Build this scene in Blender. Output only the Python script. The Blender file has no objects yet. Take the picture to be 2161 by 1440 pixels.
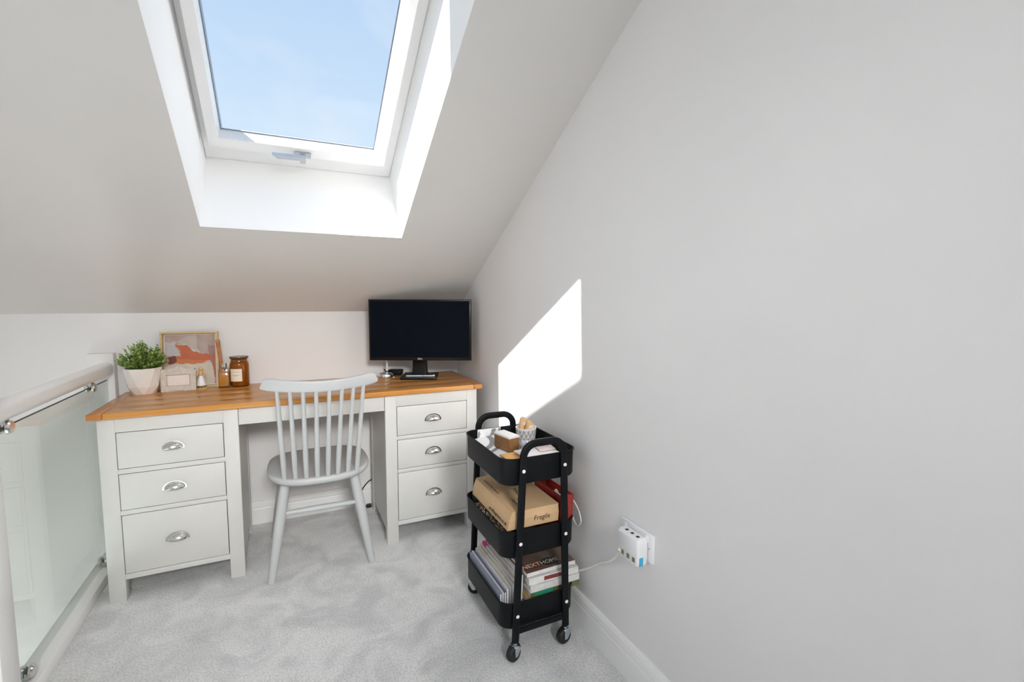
import bpy, bmesh, math, random
from mathutils import Vector, Matrix
random.seed(7)
PI = math.pi
sc = bpy.context.scene
C = sc.collection

# ------------------------------------------------------------------ camera
CAM_F, YAW, PIT, ROL = 1001.41, 0.4431, -0.0888, 0.0033
CAM = Vector((-0.9573, -2.8195, 1.2118))
fw = Vector((math.sin(YAW)*math.cos(PIT), math.cos(YAW)*math.cos(PIT), math.sin(PIT)))
r0 = Vector((math.cos(YAW), -math.sin(YAW), 0)); u0 = r0.cross(fw)
rr = r0*math.cos(ROL) + u0*math.sin(ROL); uu = -r0*math.sin(ROL) + u0*math.cos(ROL)
cam_d = bpy.data.cameras.new('camera'); cam = bpy.data.objects.new('camera', cam_d); C.objects.link(cam)
cam_d.sensor_fit = 'HORIZONTAL'; cam_d.sensor_width = 36; cam_d.lens = CAM_F/2161*36
cam_d.clip_start = 0.02
M = Matrix((rr, uu, -fw)).transposed().to_4x4(); M.translation = CAM
cam.matrix_world = M
sc.camera = cam

# ------------------------------------------------------------------ colour management, light
sc.view_settings.view_transform = 'Standard'; sc.view_settings.look = 'None'
sc.view_settings.gamma = 1; sc.view_settings.use_curve_mapping = False
sc.view_settings.exposure = -0.16
sc.cycles.max_bounces = 14; sc.cycles.diffuse_bounces = 9; sc.cycles.glossy_bounces = 5
sc.cycles.transparent_max_bounces = 16; sc.cycles.sample_clamp_indirect = 6.0
sc.cycles.caustics_reflective = False; sc.cycles.caustics_refractive = False

SUN_T = 1.297            # the sun comes along +x, dropping 1.297 m per metre
sun_d = bpy.data.lights.new('sun', 'SUN'); sun = bpy.data.objects.new('sun', sun_d); C.objects.link(sun)
sun_d.energy = 16.6; sun_d.angle = math.radians(0.9); sun_d.color = (1.0, 0.965, 0.90)
sun.rotation_euler = Vector((1, -0.05, -SUN_T)).to_track_quat('-Z', 'Y').to_euler()
sun.location = (-6, -1, 8)

def fill_light(name, loc, w, h, power, col, aim=(1, 0, 0), spread=180):
    d = bpy.data.lights.new(name, 'AREA'); d.shape = 'RECTANGLE'; d.size = w; d.size_y = h; d.energy = power; d.color = col; d.spread = math.radians(spread)
    o = bpy.data.objects.new(name, d); C.objects.link(o); o.location = loc
    o.rotation_euler = Vector(aim).to_track_quat('-Z', 'Y').to_euler(); return o
# added fill lights, set outside the unseen rear roof windows and stair window
fill_light('rear_fill', (-1.91, -5.38, 2.40), 1.0, 1.0, 2, (1.0, 0.985, 0.955), (0.04, 0.95, -0.31), 45)
fill_light('rear_fill', (-0.81, -5.38, 2.40), 1.0, 1.0, 26, (1.0, 0.985, 0.955), (0.02, 0.935, -0.36), 45)
fill_light('stair_fill', (-2.72, -1.55, -1.02), 2.1, 1.35, 42, (0.97, 1.0, 0.95))

wd = bpy.data.worlds.new('sky'); sc.world = wd; wd.use_nodes = True
nt = wd.node_tree; nt.nodes.clear()
o_ = nt.nodes.new('ShaderNodeOutputWorld'); bg = nt.nodes.new('ShaderNodeBackground')
tc = nt.nodes.new('ShaderNodeTexCoord'); sp = nt.nodes.new('ShaderNodeSeparateXYZ')
rp = nt.nodes.new('ShaderNodeValToRGB')
rp.color_ramp.elements[0].position = 0.30; rp.color_ramp.elements[0].color = (0.66, 0.82, 0.98, 1)
rp.color_ramp.elements[1].position = 0.75; rp.color_ramp.elements[1].color = (0.36, 0.56, 0.90, 1)
mp = nt.nodes.new('ShaderNodeMapping'); mp.inputs['Scale'].default_value = (2.2, 1.0, 3.6); mp.inputs['Rotation'].default_value = (0.2, 0.5, 0.35)
nz = nt.nodes.new('ShaderNodeTexNoise'); nz.inputs['Scale'].default_value = 1.9; nz.inputs['Detail'].default_value = 5; nz.inputs['Distortion'].default_value = 0.6
cr = nt.nodes.new('ShaderNodeValToRGB'); cr.color_ramp.elements[0].position = 0.44; cr.color_ramp.elements[1].position = 0.68
cr.color_ramp.elements[0].color = (0, 0, 0, 1); cr.color_ramp.elements[1].color = (0.6, 0.6, 0.6, 1)
mx = nt.nodes.new('ShaderNodeMixRGB'); mx.inputs[2].default_value = (0.84, 0.91, 0.98, 1)
L = nt.links.new
L(tc.outputs['Generated'], sp.inputs[0]); L(sp.outputs['Z'], rp.inputs[0]); L(tc.outputs['Generated'], mp.inputs[0])
L(mp.outputs[0], nz.inputs['Vector']); L(nz.outputs['Fac'], cr.inputs[0]); L(cr.outputs[0], mx.inputs[0]); L(rp.outputs[0], mx.inputs[1])
L(mx.outputs[0], bg.inputs[0]); bg.inputs[1].default_value = 1.14; L(bg.outputs[0], o_.inputs[0])

# ------------------------------------------------------------------ materials
def lin(h):
    h = h.lstrip('#'); v = [int(h[i:i+2], 16)/255 for i in (0, 2, 4)]
    return tuple(c/12.92 if c <= 0.04045 else ((c+0.055)/1.055)**2.4 for c in v)
def mat(name, col, rough=0.5, metal=0.0, var=0.04, scale=30, bump=0.0, bscale=200, spec=0.5, coat=0.0, stretch=None):
    m = bpy.data.materials.new(name); m.use_nodes = True; t = m.node_tree; b = t.nodes['Principled BSDF']
    if isinstance(col, str): col = lin(col)
    b.inputs['Roughness'].default_value = rough; b.inputs['Metallic'].default_value = metal
    b.inputs['Specular IOR Level'].default_value = spec
    if coat: b.inputs['Coat Weight'].default_value = coat; b.inputs['Coat Roughness'].default_value = 0.12
    n = t.nodes.new('ShaderNodeTexNoise'); n.inputs['Scale'].default_value = scale; n.inputs['Detail'].default_value = 4
    co = t.nodes.new('ShaderNodeTexCoord')
    if stretch:
        mpn = t.nodes.new('ShaderNodeMapping'); mpn.inputs['Scale'].default_value = stretch
        t.links.new(co.outputs['Object'], mpn.inputs[0]); t.links.new(mpn.outputs[0], n.inputs['Vector'])
    else: t.links.new(co.outputs['Object'], n.inputs['Vector'])
    r = t.nodes.new('ShaderNodeValToRGB')
    r.color_ramp.elements[0].position = 0.3; r.color_ramp.elements[1].position = 0.7
    r.color_ramp.elements[0].color = tuple(c*(1-var) for c in col)+(1,)
    r.color_ramp.elements[1].color = tuple(min(1, c*(1+var)) for c in col)+(1,)
    t.links.new(n.outputs['Fac'], r.inputs[0]); t.links.new(r.outputs[0], b.inputs['Base Color'])
    if bump:
        n2 = t.nodes.new('ShaderNodeTexNoise'); n2.inputs['Scale'].default_value = bscale; n2.inputs['Detail'].default_value = 3
        t.links.new(co.outputs['Object'], n2.inputs['Vector'])
        bp = t.nodes.new('ShaderNodeBump'); bp.inputs['Strength'].default_value = bump; bp.inputs['Distance'].default_value = 0.002
        t.links.new(n2.outputs['Fac'], bp.inputs['Height']); t.links.new(bp.outputs[0], b.inputs['Normal'])
    return m
def clear_glass(name, tint, ior=1.45, gloss=1.0, rough=0.0):
    m = bpy.data.materials.new(name); m.use_nodes = True; t = m.node_tree; t.nodes.clear()
    o = t.nodes.new('ShaderNodeOutputMaterial'); mixs = t.nodes.new('ShaderNodeMixShader')
    tr = t.nodes.new('ShaderNodeBsdfTransparent'); tr.inputs[0].default_value = tint+(1,)
    gl = t.nodes.new('ShaderNodeBsdfGlossy'); gl.inputs['Roughness'].default_value = rough
    lw = t.nodes.new('ShaderNodeLayerWeight'); lw.inputs[0].default_value = 0.5     # Schlick reflectance, the same from both sides
    pw = t.nodes.new('ShaderNodeMath'); pw.operation = 'POWER'; pw.inputs[1].default_value = 5
    f0 = ((ior-1)/(ior+1))**2
    ml = t.nodes.new('ShaderNodeMath'); ml.operation = 'MULTIPLY_ADD'; ml.inputs[1].default_value = (1-f0)*gloss; ml.inputs[2].default_value = f0*gloss
    t.links.new(lw.outputs['Facing'], pw.inputs[0]); t.links.new(pw.outputs[0], ml.inputs[0]); t.links.new(ml.outputs[0], mixs.inputs[0])
    t.links.new(tr.outputs[0], mixs.inputs[1]); t.links.new(gl.outputs[0], mixs.inputs[2]); t.links.new(mixs.outputs[0], o.inputs[0])
    return m
def print_mat(name, rough=0.5):
    m = bpy.data.materials.new(name); m.use_nodes = True; t = m.node_tree; b = t.nodes['Principled BSDF']
    a = t.nodes.new('ShaderNodeVertexColor'); a.layer_name = 'Col'
    t.links.new(a.outputs[0], b.inputs['Base Color']); b.inputs['Roughness'].default_value = rough
    return m

MT = {}
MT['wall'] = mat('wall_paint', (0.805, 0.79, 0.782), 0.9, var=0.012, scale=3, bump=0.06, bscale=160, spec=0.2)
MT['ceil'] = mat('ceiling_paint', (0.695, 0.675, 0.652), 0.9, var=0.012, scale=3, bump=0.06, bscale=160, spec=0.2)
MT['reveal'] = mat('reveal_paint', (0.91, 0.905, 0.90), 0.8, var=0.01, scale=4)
MT['gloss_white'] = mat('white_gloss_paint', (0.90, 0.89, 0.88), 0.28, var=0.01, scale=6)
MT['pvc'] = mat('white_window_paint', (0.82, 0.82, 0.82), 0.35, var=0.01, scale=8)
MT['clad'] = mat('grey_cladding', (0.30, 0.36, 0.45), 0.4, 0.5)
MT['alu'] = mat('satin_aluminium', (0.55, 0.55, 0.57), 0.32, 1.0)
MT['chrome'] = mat('chrome', (0.72, 0.70, 0.68), 0.20, 1.0, var=0.02)
MT['zinc'] = mat('zinc_steel', (0.62, 0.66, 0.70), 0.24, 1.0, var=0.05)
MT['desk'] = mat('desk_paint', (0.64, 0.63, 0.60), 0.42, var=0.015, scale=14, bump=0.03, bscale=90)
MT['chair'] = mat('chair_paint', (0.51, 0.52, 0.52), 0.4, var=0.02, scale=14)
MT['black'] = mat('black_powder_coat', (0.005, 0.0055, 0.0065), 0.48, var=0.15, scale=60, bump=0.08, bscale=500, spec=0.18)
MT['blackplastic'] = mat('black_plastic', (0.010, 0.010, 0.011), 0.32, var=0.1, spec=0.25)
MT['screen'] = mat('monitor_screen', (0.003, 0.005, 0.009), 0.40, var=0.1, spec=0.05)
MT['rubber'] = mat('black_rubber', (0.01, 0.01, 0.01), 0.5, var=0.1)
MT['hole'] = mat('dark_socket_hole', (0.015, 0.014, 0.012), 0.6)
MT['whiteplastic'] = mat('white_plastic', (0.85, 0.85, 0.86), 0.3, var=0.01)
MT['gold'] = mat('pale_gold', (0.50, 0.37, 0.17), 0.5, 0.35, var=0.08, scale=80)
MT['ornate'] = mat('weathered_cream_wood', (0.62, 0.56, 0.50), 0.75, var=0.12, scale=60, bump=0.3, bscale=120)
MT['card'] = mat('pale_card', (0.80, 0.72, 0.68), 0.7, var=0.03, scale=50)
MT['pot'] = mat('white_glazed_pot', (0.86, 0.83, 0.80), 0.22, var=0.03, scale=12)
MT['amber'] = clear_glass('amber_glass', (0.80, 0.55, 0.24), 1.45)
MT['wax'] = mat('amber_wax', (0.36, 0.19, 0.055), 0.35, var=0.06)
MT['lid'] = mat('dark_amber_lid', (0.12, 0.055, 0.03), 0.15, var=0.05)
MT['oil'] = mat('amber_oil', (0.50, 0.21, 0.04), 0.12, var=0.05)
MT['bottle'] = clear_glass('clear_bottle_glass', (0.95, 0.95, 0.93), 1.45)
MT['label'] = mat('cream_label', (0.82, 0.74, 0.60), 0.7, var=0.02)
MT['ink'] = mat('grey_ink', (0.25, 0.20, 0.17), 0.8)
MT['blackink'] = mat('black_ink', (0.02, 0.018, 0.016), 0.8)
MT['whiteink'] = mat('white_ink', (0.85, 0.85, 0.85), 0.5)
MT['reed'] = mat('reed_wood', (0.52, 0.20, 0.05), 0.6, var=0.2, scale=40)
MT['cork'] = mat('pale_wood', (0.68, 0.45, 0.24), 0.6, var=0.15, scale=40)
MT['kraft'] = mat('kraft_cardboard', (0.60, 0.40, 0.22), 0.75, var=0.05, scale=18, bump=0.06, bscale=300)
MT['red'] = mat('red_card', (0.36, 0.035, 0.025), 0.5, var=0.10, scale=20)
MT['cord'] = mat('white_cord', (0.86, 0.84, 0.80), 0.5)
MT['cyan'] = mat('cyan_sticker', (0.06, 0.42, 0.68), 0.5)
MT['brownbox'] = mat('brown_wood_box', (0.26, 0.12, 0.04), 0.5, var=0.4, scale=70, stretch=(1, 1, 5))
MT['paper'] = mat('white_paper', (0.80, 0.79, 0.78), 0.7, var=0.03, scale=20)
MT['print'] = print_mat('printed_colours', 0.5)
MT['glossprint'] = print_mat('glossy_print', 0.25)
MT['leaf'] = print_mat('plant_leaves', 0.5)
MT['pane'] = clear_glass('window_glass', (0.97, 0.98, 0.99), 1.25, 0.5)
MT['bglass'] = clear_glass('balustrade_glass', (0.94, 0.965, 0.945), 1.5)
MT['glassedge'] = mat('glass_edge', (0.10, 0.115, 0.10), 0.7, spec=0.1)

def wood_mat(name, axis, c1, c2, rough=0.28):
    m = bpy.data.materials.new(name); m.use_nodes = True; t = m.node_tree; b = t.nodes['Principled BSDF']
    co = t.nodes.new('ShaderNodeTexCoord'); mpn = t.nodes.new('ShaderNodeMapping')
    mpn.inputs['Scale'].default_value = (0.9, 16, 16) if axis == 'x' else (16, 0.9, 16)
    n = t.nodes.new('ShaderNodeTexNoise'); n.inputs['Scale'].default_value = 5; n.inputs['Detail'].default_value = 6; n.inputs['Distortion'].default_value = 0.8
    oi = t.nodes.new('ShaderNodeObjectInfo'); ad = t.nodes.new('ShaderNodeVectorMath'); ad.operation = 'ADD'
    cmb = t.nodes.new('ShaderNodeCombineXYZ'); mu = t.nodes.new('ShaderNodeMath'); mu.operation = 'MULTIPLY'; mu.inputs[1].default_value = 37
    t.links.new(oi.outputs['Random'], mu.inputs[0]); t.links.new(mu.outputs[0], cmb.inputs[0]); t.links.new(mu.outputs[0], cmb.inputs[1])
    t.links.new(co.outputs['Object'], mpn.inputs[0]); t.links.new(mpn.outputs[0], ad.inputs[0]); t.links.new(cmb.outputs[0], ad.inputs[1])
    t.links.new(ad.outputs[0], n.inputs['Vector'])
    r = t.nodes.new('ShaderNodeValToRGB'); r.color_ramp.elements[0].position = 0.32; r.color_ramp.elements[1].position = 0.72
    r.color_ramp.elements[0].color = c1+(1,); r.color_ramp.elements[1].color = c2+(1,)
    t.links.new(n.outputs['Fac'], r.inputs[0])
    hs = t.nodes.new('ShaderNodeHueSaturation'); mr = t.nodes.new('ShaderNodeMapRange'); mr.inputs[3].default_value = 0.95; mr.inputs[4].default_value = 1.06
    t.links.new(oi.outputs['Random'], mr.inputs[0]); t.links.new(mr.outputs[0], hs.inputs['Value']); t.links.new(r.outputs[0], hs.inputs['Color'])
    t.links.new(hs.outputs[0], b.inputs['Base Color']); b.inputs['Roughness'].default_value = rough
    b.inputs['Coat Weight'].default_value = 0.25; b.inputs['Coat Roughness'].default_value = 0.15
    return m
MT['oak'] = wood_mat('oak_lengthwise', 'x', (0.525, 0.225, 0.046), (0.585, 0.260, 0.060))
MT['oak_end'] = wood_mat('oak_crosswise', 'y', (0.45, 0.172, 0.033), (0.50, 0.198, 0.042))

def carpet_mat():
    m = bpy.data.materials.new('grey_carpet'); m.use_nodes = True; t = m.node_tree; b = t.nodes['Principled BSDF']
    co = t.nodes.new('ShaderNodeTexCoord')
    def noise(s, d, dist=0):
        n = t.nodes.new('ShaderNodeTexNoise'); n.inputs['Scale'].default_value = s; n.inputs['Detail'].default_value = d
        n.inputs['Distortion'].default_value = dist; t.links.new(co.outputs['Object'], n.inputs['Vector']); return n
    big = noise(5.5, 4, 1.2); fine = noise(160, 3); fib = noise(520, 2)
    r1 = t.nodes.new('ShaderNodeValToRGB'); r1.color_ramp.elements[0].position = 0.34; r1.color_ramp.elements[1].position = 0.62
    r1.color_ramp.elements[0].color = (0.76, 0.755, 0.755, 1); r1.color_ramp.elements[1].color = (0.97, 0.96, 0.95, 1)
    t.links.new(big.outputs['Fac'], r1.inputs[0])
    r2 = t.nodes.new('ShaderNodeValToRGB'); r2.color_ramp.elements[0].position = 0.25; r2.color_ramp.elements[1].position = 0.58
    r2.color_ramp.elements[0].color = (0.71, 0.71, 0.72, 1); r2.color_ramp.elements[1].color = (1.03, 1.03, 1.03, 1)
    t.links.new(fine.outputs['Fac'], r2.inputs[0])
    mu = t.nodes.new('ShaderNodeMixRGB'); mu.blend_type = 'MULTIPLY'; mu.inputs[0].default_value = 1.0
    t.links.new(r1.outputs[0], mu.inputs[1]); t.links.new(r2.outputs[0], mu.inputs[2]); t.links.new(mu.outputs[0], b.inputs['Base Color'])
    bp = t.nodes.new('ShaderNodeBump'); bp.inputs['Strength'].default_value = 0.8; bp.inputs['Distance'].default_value = 0.004
    ad = t.nodes.new('ShaderNodeMath'); ad.operation = 'ADD'; t.links.new(fine.outputs['Fac'], ad.inputs[0]); t.links.new(fib.outputs['Fac'], ad.inputs[1])
    t.links.new(ad.outputs[0], bp.inputs['Height']); t.links.new(bp.outputs[0], b.inputs['Normal'])
    b.inputs['Roughness'].default_value = 1.0; b.inputs['Specular IOR Level'].default_value = 0.05
    b.inputs['Sheen Weight'].default_value = 0.2
    return m
MT['carpet'] = carpet_mat()

# ------------------------------------------------------------------ mesh helpers
def obj(name, bm, m, parent=None, smooth=False, loc=None, rot=None):
    if isinstance(bm, bmesh.types.BMesh):
        me = bpy.data.meshes.new(name); bmesh.ops.recalc_face_normals(bm, faces=bm.faces); bm.to_mesh(me); bm.free()
    else: me = bm
    if m is not None and not me.materials: me.materials.append(MT[m] if isinstance(m, str) else m)
    if smooth:
        me.shade_smooth() if hasattr(me, 'shade_smooth') else None
    o = bpy.data.objects.new(name, me); C.objects.link(o)
    if parent is not None: o.parent = parent
    if loc is not None: o.location = loc
    if rot is not None: o.rotation_euler = rot
    return o
def soft(o, ang=40):
    me = o.data; me.shade_smooth(); me.set_sharp_from_angle(angle=math.radians(ang)); return o
def thing(name, label, cat, loc=(0, 0, 0), rotz=0, group=None, rot=None):
    o = bpy.data.objects.new(name, None); C.objects.link(o); o.empty_display_size = 0.05
    o.location = loc; o.rotation_euler = rot if rot else (0, 0, rotz)
    return tag(o, label, cat, group)
def tag(o, label, cat, group=None):
    o['label'] = label; o['category'] = cat
    if group: o['group'] = group
    return o
def struct(o):
    o['kind'] = 'structure'; return o
def NB(): return bmesh.new()
def box(bm, x0, x1, y0, y1, z0, z1, bev=0.0, seg=2):
    vs = [bm.verts.new((x, y, z)) for x in (x0, x1) for y in (y0, y1) for z in (z0, z1)]
    fs = [bm.faces.new([vs[i] for i in q]) for q in ((0, 1, 3, 2), (4, 6, 7, 5), (0, 4, 5, 1), (2, 3, 7, 6), (0, 2, 6, 4), (1, 5, 7, 3))]
    if bev:
        es = list({e for f in fs for e in f.edges})
        bmesh.ops.recalc_face_normals(bm, faces=fs)
        bmesh.ops.bevel(bm, geom=es, offset=bev, segments=seg, profile=0.5, affect='EDGES')
    return bm
def boxo(name, d, m, parent=None, bev=0.0, seg=2, loc=None, rot=None):
    o = obj(name, box(NB(), *d, bev=bev, seg=seg), m, parent, loc=loc, rot=rot)
    if bev: soft(o, 50)
    return o
def loft(bm, loops, closed=True, cap0=True, cap1=True):
    rows = [[bm.verts.new(p) for p in lp] for lp in loops]
    n = len(rows[0])
    for a, b in zip(rows[:-1], rows[1:]):
        for i in range(n if closed else n-1):
            j = (i+1) % n; bm.faces.new((a[i], a[j], b[j], b[i]))
    if cap0: bm.faces.new(list(reversed(rows[0])))
    if cap1: bm.faces.new(rows[-1])
    return rows
def lathe(bm, prof, seg=28, c=(0, 0, 0), cap0=True, cap1=True, sx=1, sy=1):
    loops = [[(c[0]+r*sx*math.cos(2*PI*i/seg), c[1]+r*sy*math.sin(2*PI*i/seg), c[2]+z) for i in range(seg)] for r, z in prof]
    loft(bm, loops, cap0=cap0, cap1=cap1); return bm
def tube(bm, pts, rad, seg=12, flat=None, cap=True):
    """sweep; rad a number or list; flat=(a,b,ref): half sizes along ref-normal"""
    pts = [Vector(p) for p in pts]; n = len(pts)
    rads = rad if isinstance(rad, (list, tuple)) else [rad]*n
    loops = []; ref = Vector((0, 0, 1)) if not flat else Vector(flat[2])
    prev = None
    for k, p in enumerate(pts):
        t = (pts[min(k+1, n-1)]-pts[max(k-1, 0)]).normalized()
        if flat:
            a = ref; b = t.cross(a).normalized()
        else:
            if prev is None:
                a = t.cross(Vector((0.31, 0.17, 0.93)))
                if a.length < 0.05: a = t.cross(Vector((1, 0, 0)))
                a.normalize()
            else: a = (prev-t*prev.dot(t)).normalized()
            prev = a; b = t.cross(a).normalized()
        lp = []
        for i in range(seg):
            th = 2*PI*i/seg; cs, sn = math.cos(th), math.sin(th)
            if flat:
                e = 0.55; cs2 = math.copysign(abs(cs)**e, cs); sn2 = math.copysign(abs(sn)**e, sn)
                lp.append(p+a*flat[0]*cs2+b*flat[1]*sn2)
            else: lp.append(p+a*rads[k]*cs+b*rads[k]*sn)
        loops.append(lp)
    loft(bm, loops, cap0=cap, cap1=cap); return bm
def smooth_path(ctrl, n=24):
    P = [Vector(c) for c in ctrl]; out = []
    Q = [P[0]*2-P[1]]+P+[P[-1]*2-P[-2]]
    for i in range(1, len(Q)-2):
        m = max(2, n//(len(P)-1))
        for k in range(m):
            t = k/m; a, b, c, d = Q[i-1], Q[i], Q[i+1], Q[i+2]
            out.append(0.5*((2*b)+(c-a)*t+(2*a-5*b+4*c-d)*t*t+(3*b-a-3*c+d)*t**3))
    out.append(P[-1]); return out
def rrect(x0, x1, y0, y1, r, n=6):
    out = []
    for cx, cy, a0 in ((x1-r, y1-r, 0), (x0+r, y1-r, PI/2), (x0+r, y0+r, PI), (x1-r, y0+r, 1.5*PI)):
        for k in range(n+1):
            a = a0+PI/2*k/n; out.append((cx+r*math.cos(a), cy+r*math.sin(a)))
    return out
def prism(bm, outline, z0, z1):
    loft(bm, [[(x, y, z0) for x, y in outline], [(x, y, z1) for x, y in outline]]); return bm
def text(name, body, size, m, parent, loc, rot, ext=0.0002, shear=0, align='CENTER', sx=1.0):
    cu = bpy.data.curves.new(name, 'FONT'); cu.body = body; cu.size = size; cu.extrude = ext; cu.shear = shear
    cu.align_x = align; cu.align_y = 'CENTER'; cu.resolution_u = 2
    t = bpy.data.objects.new(name, cu); C.objects.link(t)
    dg = bpy.context.evaluated_depsgraph_get(); dg.update()
    me = bpy.data.meshes.new_from_object(t.evaluated_get(dg)); me.name = name
    bpy.data.objects.remove(t); me.materials.clear(); me.materials.append(MT[m])
    o = obj(name, me, None, parent); o.location = loc; o.rotation_euler = rot; o.scale = (sx, 1, 1); return o
def paint(name, w, h, nx, ny, f, parent, loc=(0, 0, 0), rot=(0, 0, 0), m='print'):
    """flat print in the local xz plane, facing -y"""
    bm = NB(); col = bm.loops.layers.float_color.new('Col')
    g = [[bm.verts.new((w*i/nx, 0, h*j/ny)) for i in range(nx+1)] for j in range(ny+1)]
    for j in range(ny):
        for i in range(nx):
            fc = bm.faces.new((g[j][i], g[j][i+1], g[j+1][i+1], g[j+1][i]))
            for lp in fc.loops:
                c = f(lp.vert.co.x/w, lp.vert.co.z/h)
                lp[col] = tuple(c)+(1,)
    me = bpy.data.meshes.new(name); bm.to_mesh(me); bm.free()
    return obj(name, me, m, parent, loc=loc, rot=rot)
def inpoly(x, y, P):
    c = False; j = len(P)-1
    for i in range(len(P)):
        if (P[i][1] > y) != (P[j][1] > y) and x < (P[j][0]-P[i][0])*(y-P[i][1])/(P[j][1]-P[i][1])+P[i][0]: c = not c
        j = i
    return c

# ================================================================== THE ROOM
HK, A = 1.138, 0.51084
CA, SA, TA = math.cos(A), math.sin(A), math.tan(A)
XL, YB = -2.60, -6.0            # left wall, rear wall
RIDGE_Y = -3.0; RIDGE_Z = HK-RIDGE_Y*TA
def UVW(u, v, w): return Vector((u, -v*CA+w*SA, HK+v*SA+w*CA))
def UVW2(u, v, w): p = UVW(u, v, w); return Vector((p.x, YB-p.y, p.z))
VR = -RIDGE_Y/CA
def slope_with_holes(bm, fn, holes):
    us = sorted({XL, 0.0} | {h[0] for h in holes} | {h[1] for h in holes}); vs = sorted({0.0, VR} | {h[2] for h in holes} | {h[3] for h in holes})
    for a, b in zip(us[:-1], us[1:]):
        for c, d in zip(vs[:-1], vs[1:]):
            if any(a >= h[0]-1e-6 and b <= h[1]+1e-6 and c >= h[2]-1e-6 and d <= h[3]+1e-6 for h in holes): continue
            bm.faces.new([bm.verts.new(fn(u, v, 0)) for u, v in ((a, c), (b, c), (b, d), (a, d))])
    bmesh.ops.remove_doubles(bm, verts=bm.verts, dist=1e-5)
OPEN1 = (-1.248, -0.472, 0.711, 2.10)
REAR = [(-2.30, -1.52, 1.1, 2.3), (-1.20, -0.42, 1.1, 2.3)]  # unseen rear roof windows, added to bring more light in
bm = NB(); slope_with_holes(bm, UVW, [OPEN1]); slope_with_holes(bm, UVW2, REAR)
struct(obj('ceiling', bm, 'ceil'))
SLAB = 0.22
WELL = (XL, -1.75, -3.1, 0.0)      # stairwell opening in the floor
bm = NB(); box(bm, -1.75, 0.0, YB, 0, -SLAB, 0); box(bm, XL, -1.75, YB, WELL[2], -SLAB, 0)
struct(obj('floor', bm, 'carpet'))
struct(obj('floor.001', box(NB(), XL, 0.0, YB, 0, -2.75, -2.6), 'carpet'))
def quad(name, pts, m):
    bm = NB(); bm.faces.new([bm.verts.new(p) for p in pts]); return struct(obj(name, bm, m))
quad('wall_right', [(0, 0, -2.6), (0, YB, -2.6), (0, YB, HK), (0, RIDGE_Y, RIDGE_Z), (0, 0, HK)], 'wall')
LEFT_WIN = [(-3.9, -1.5, 0.75, 1.95), (-2.6, -0.5, -1.7, -0.35)]     # unseen windows added for light: landing, stair (y0, y1, z0, z1)
bm = NB(); ys = sorted({YB, RIDGE_Y, 0.0} | {h[0] for h in LEFT_WIN} | {h[1] for h in LEFT_WIN}); zs = [-2.6, -1.7, -0.35, 0.75]
roofz = lambda y: HK-y*TA if y > RIDGE_Y else HK+(y-YB)*TA
for a, b in zip(ys[:-1], ys[1:]):
    for c, d in list(zip(zs[:-1], zs[1:]))+[(0.75, None)]:
        hole = [h for h in LEFT_WIN if a >= h[0]-1e-6 and b <= h[1]+1e-6 and abs(c-h[2]) < 1e-6]
        if hole and d is not None: continue
        c0 = hole[0][3] if hole else c
        bm.faces.new([bm.verts.new(p) for p in ((XL, a, c0), (XL, b, c0), (XL, b, d if d is not None else roofz(b)), (XL, a, d if d is not None else roofz(a)))])
struct(obj('wall_left', bm, 'wall'))
for i, (y0, y1, z0, z1) in enumerate(LEFT_WIN):
    wn = bpy.data.objects.new('window_%d' % (i+4), None); C.objects.link(wn); struct(wn); wn.location = (XL, (y0+y1)/2, z0)
    w_, h_ = y1-y0, z1-z0; ym = w_/2
    for d in ((-.08, .01, -ym, -ym+.06, 0, h_), (-.08, .01, ym-.06, ym, 0, h_), (-.08, .01, -ym, ym, 0, .06), (-.08, .01, -ym, ym, h_-.06, h_), (-.07, 0, -.03, .03, .06, h_-.06)):
        boxo('window_frame', d, 'pvc', wn)
    boxo('window_pane', (-.045, -.04, -ym+.06, ym-.06, .06, h_-.06), 'pane', wn)
quad('wall_back', [(XL, 0, -2.6), (0, 0, -2.6), (0, 0, HK), (XL, 0, HK)], 'wall')
quad('wall_front', [(XL, YB, -2.6), (0, YB, -2.6), (0, YB, HK), (XL, YB, HK)], 'wall')

def skirting(name, p0, p1, inward):
    prof = [(0, 0), (0.018, 0), (0.018, 0.082), (0.0165, 0.085), (0.0165, 0.090), (0.018, 0.093), (0.016, 0.112), (0.010, 0.121), (0, 0.121)]
    a, b, n = Vector(p0), Vector(p1), Vector(inward); bm = NB()
    loft(bm, [[q+n*d+Vector((0, 0, z)) for d, z in prof] for q in (a, b)])
    return struct(obj(name, bm, 'gloss_white'))
skirting('baseboard_right', (0, -0.018, 0), (0, YB, 0), (-1, 0, 0))
skirting('baseboard_back', (-1.68, 0, 0), (0, 0, 0), (0, -1, 0))

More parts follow.
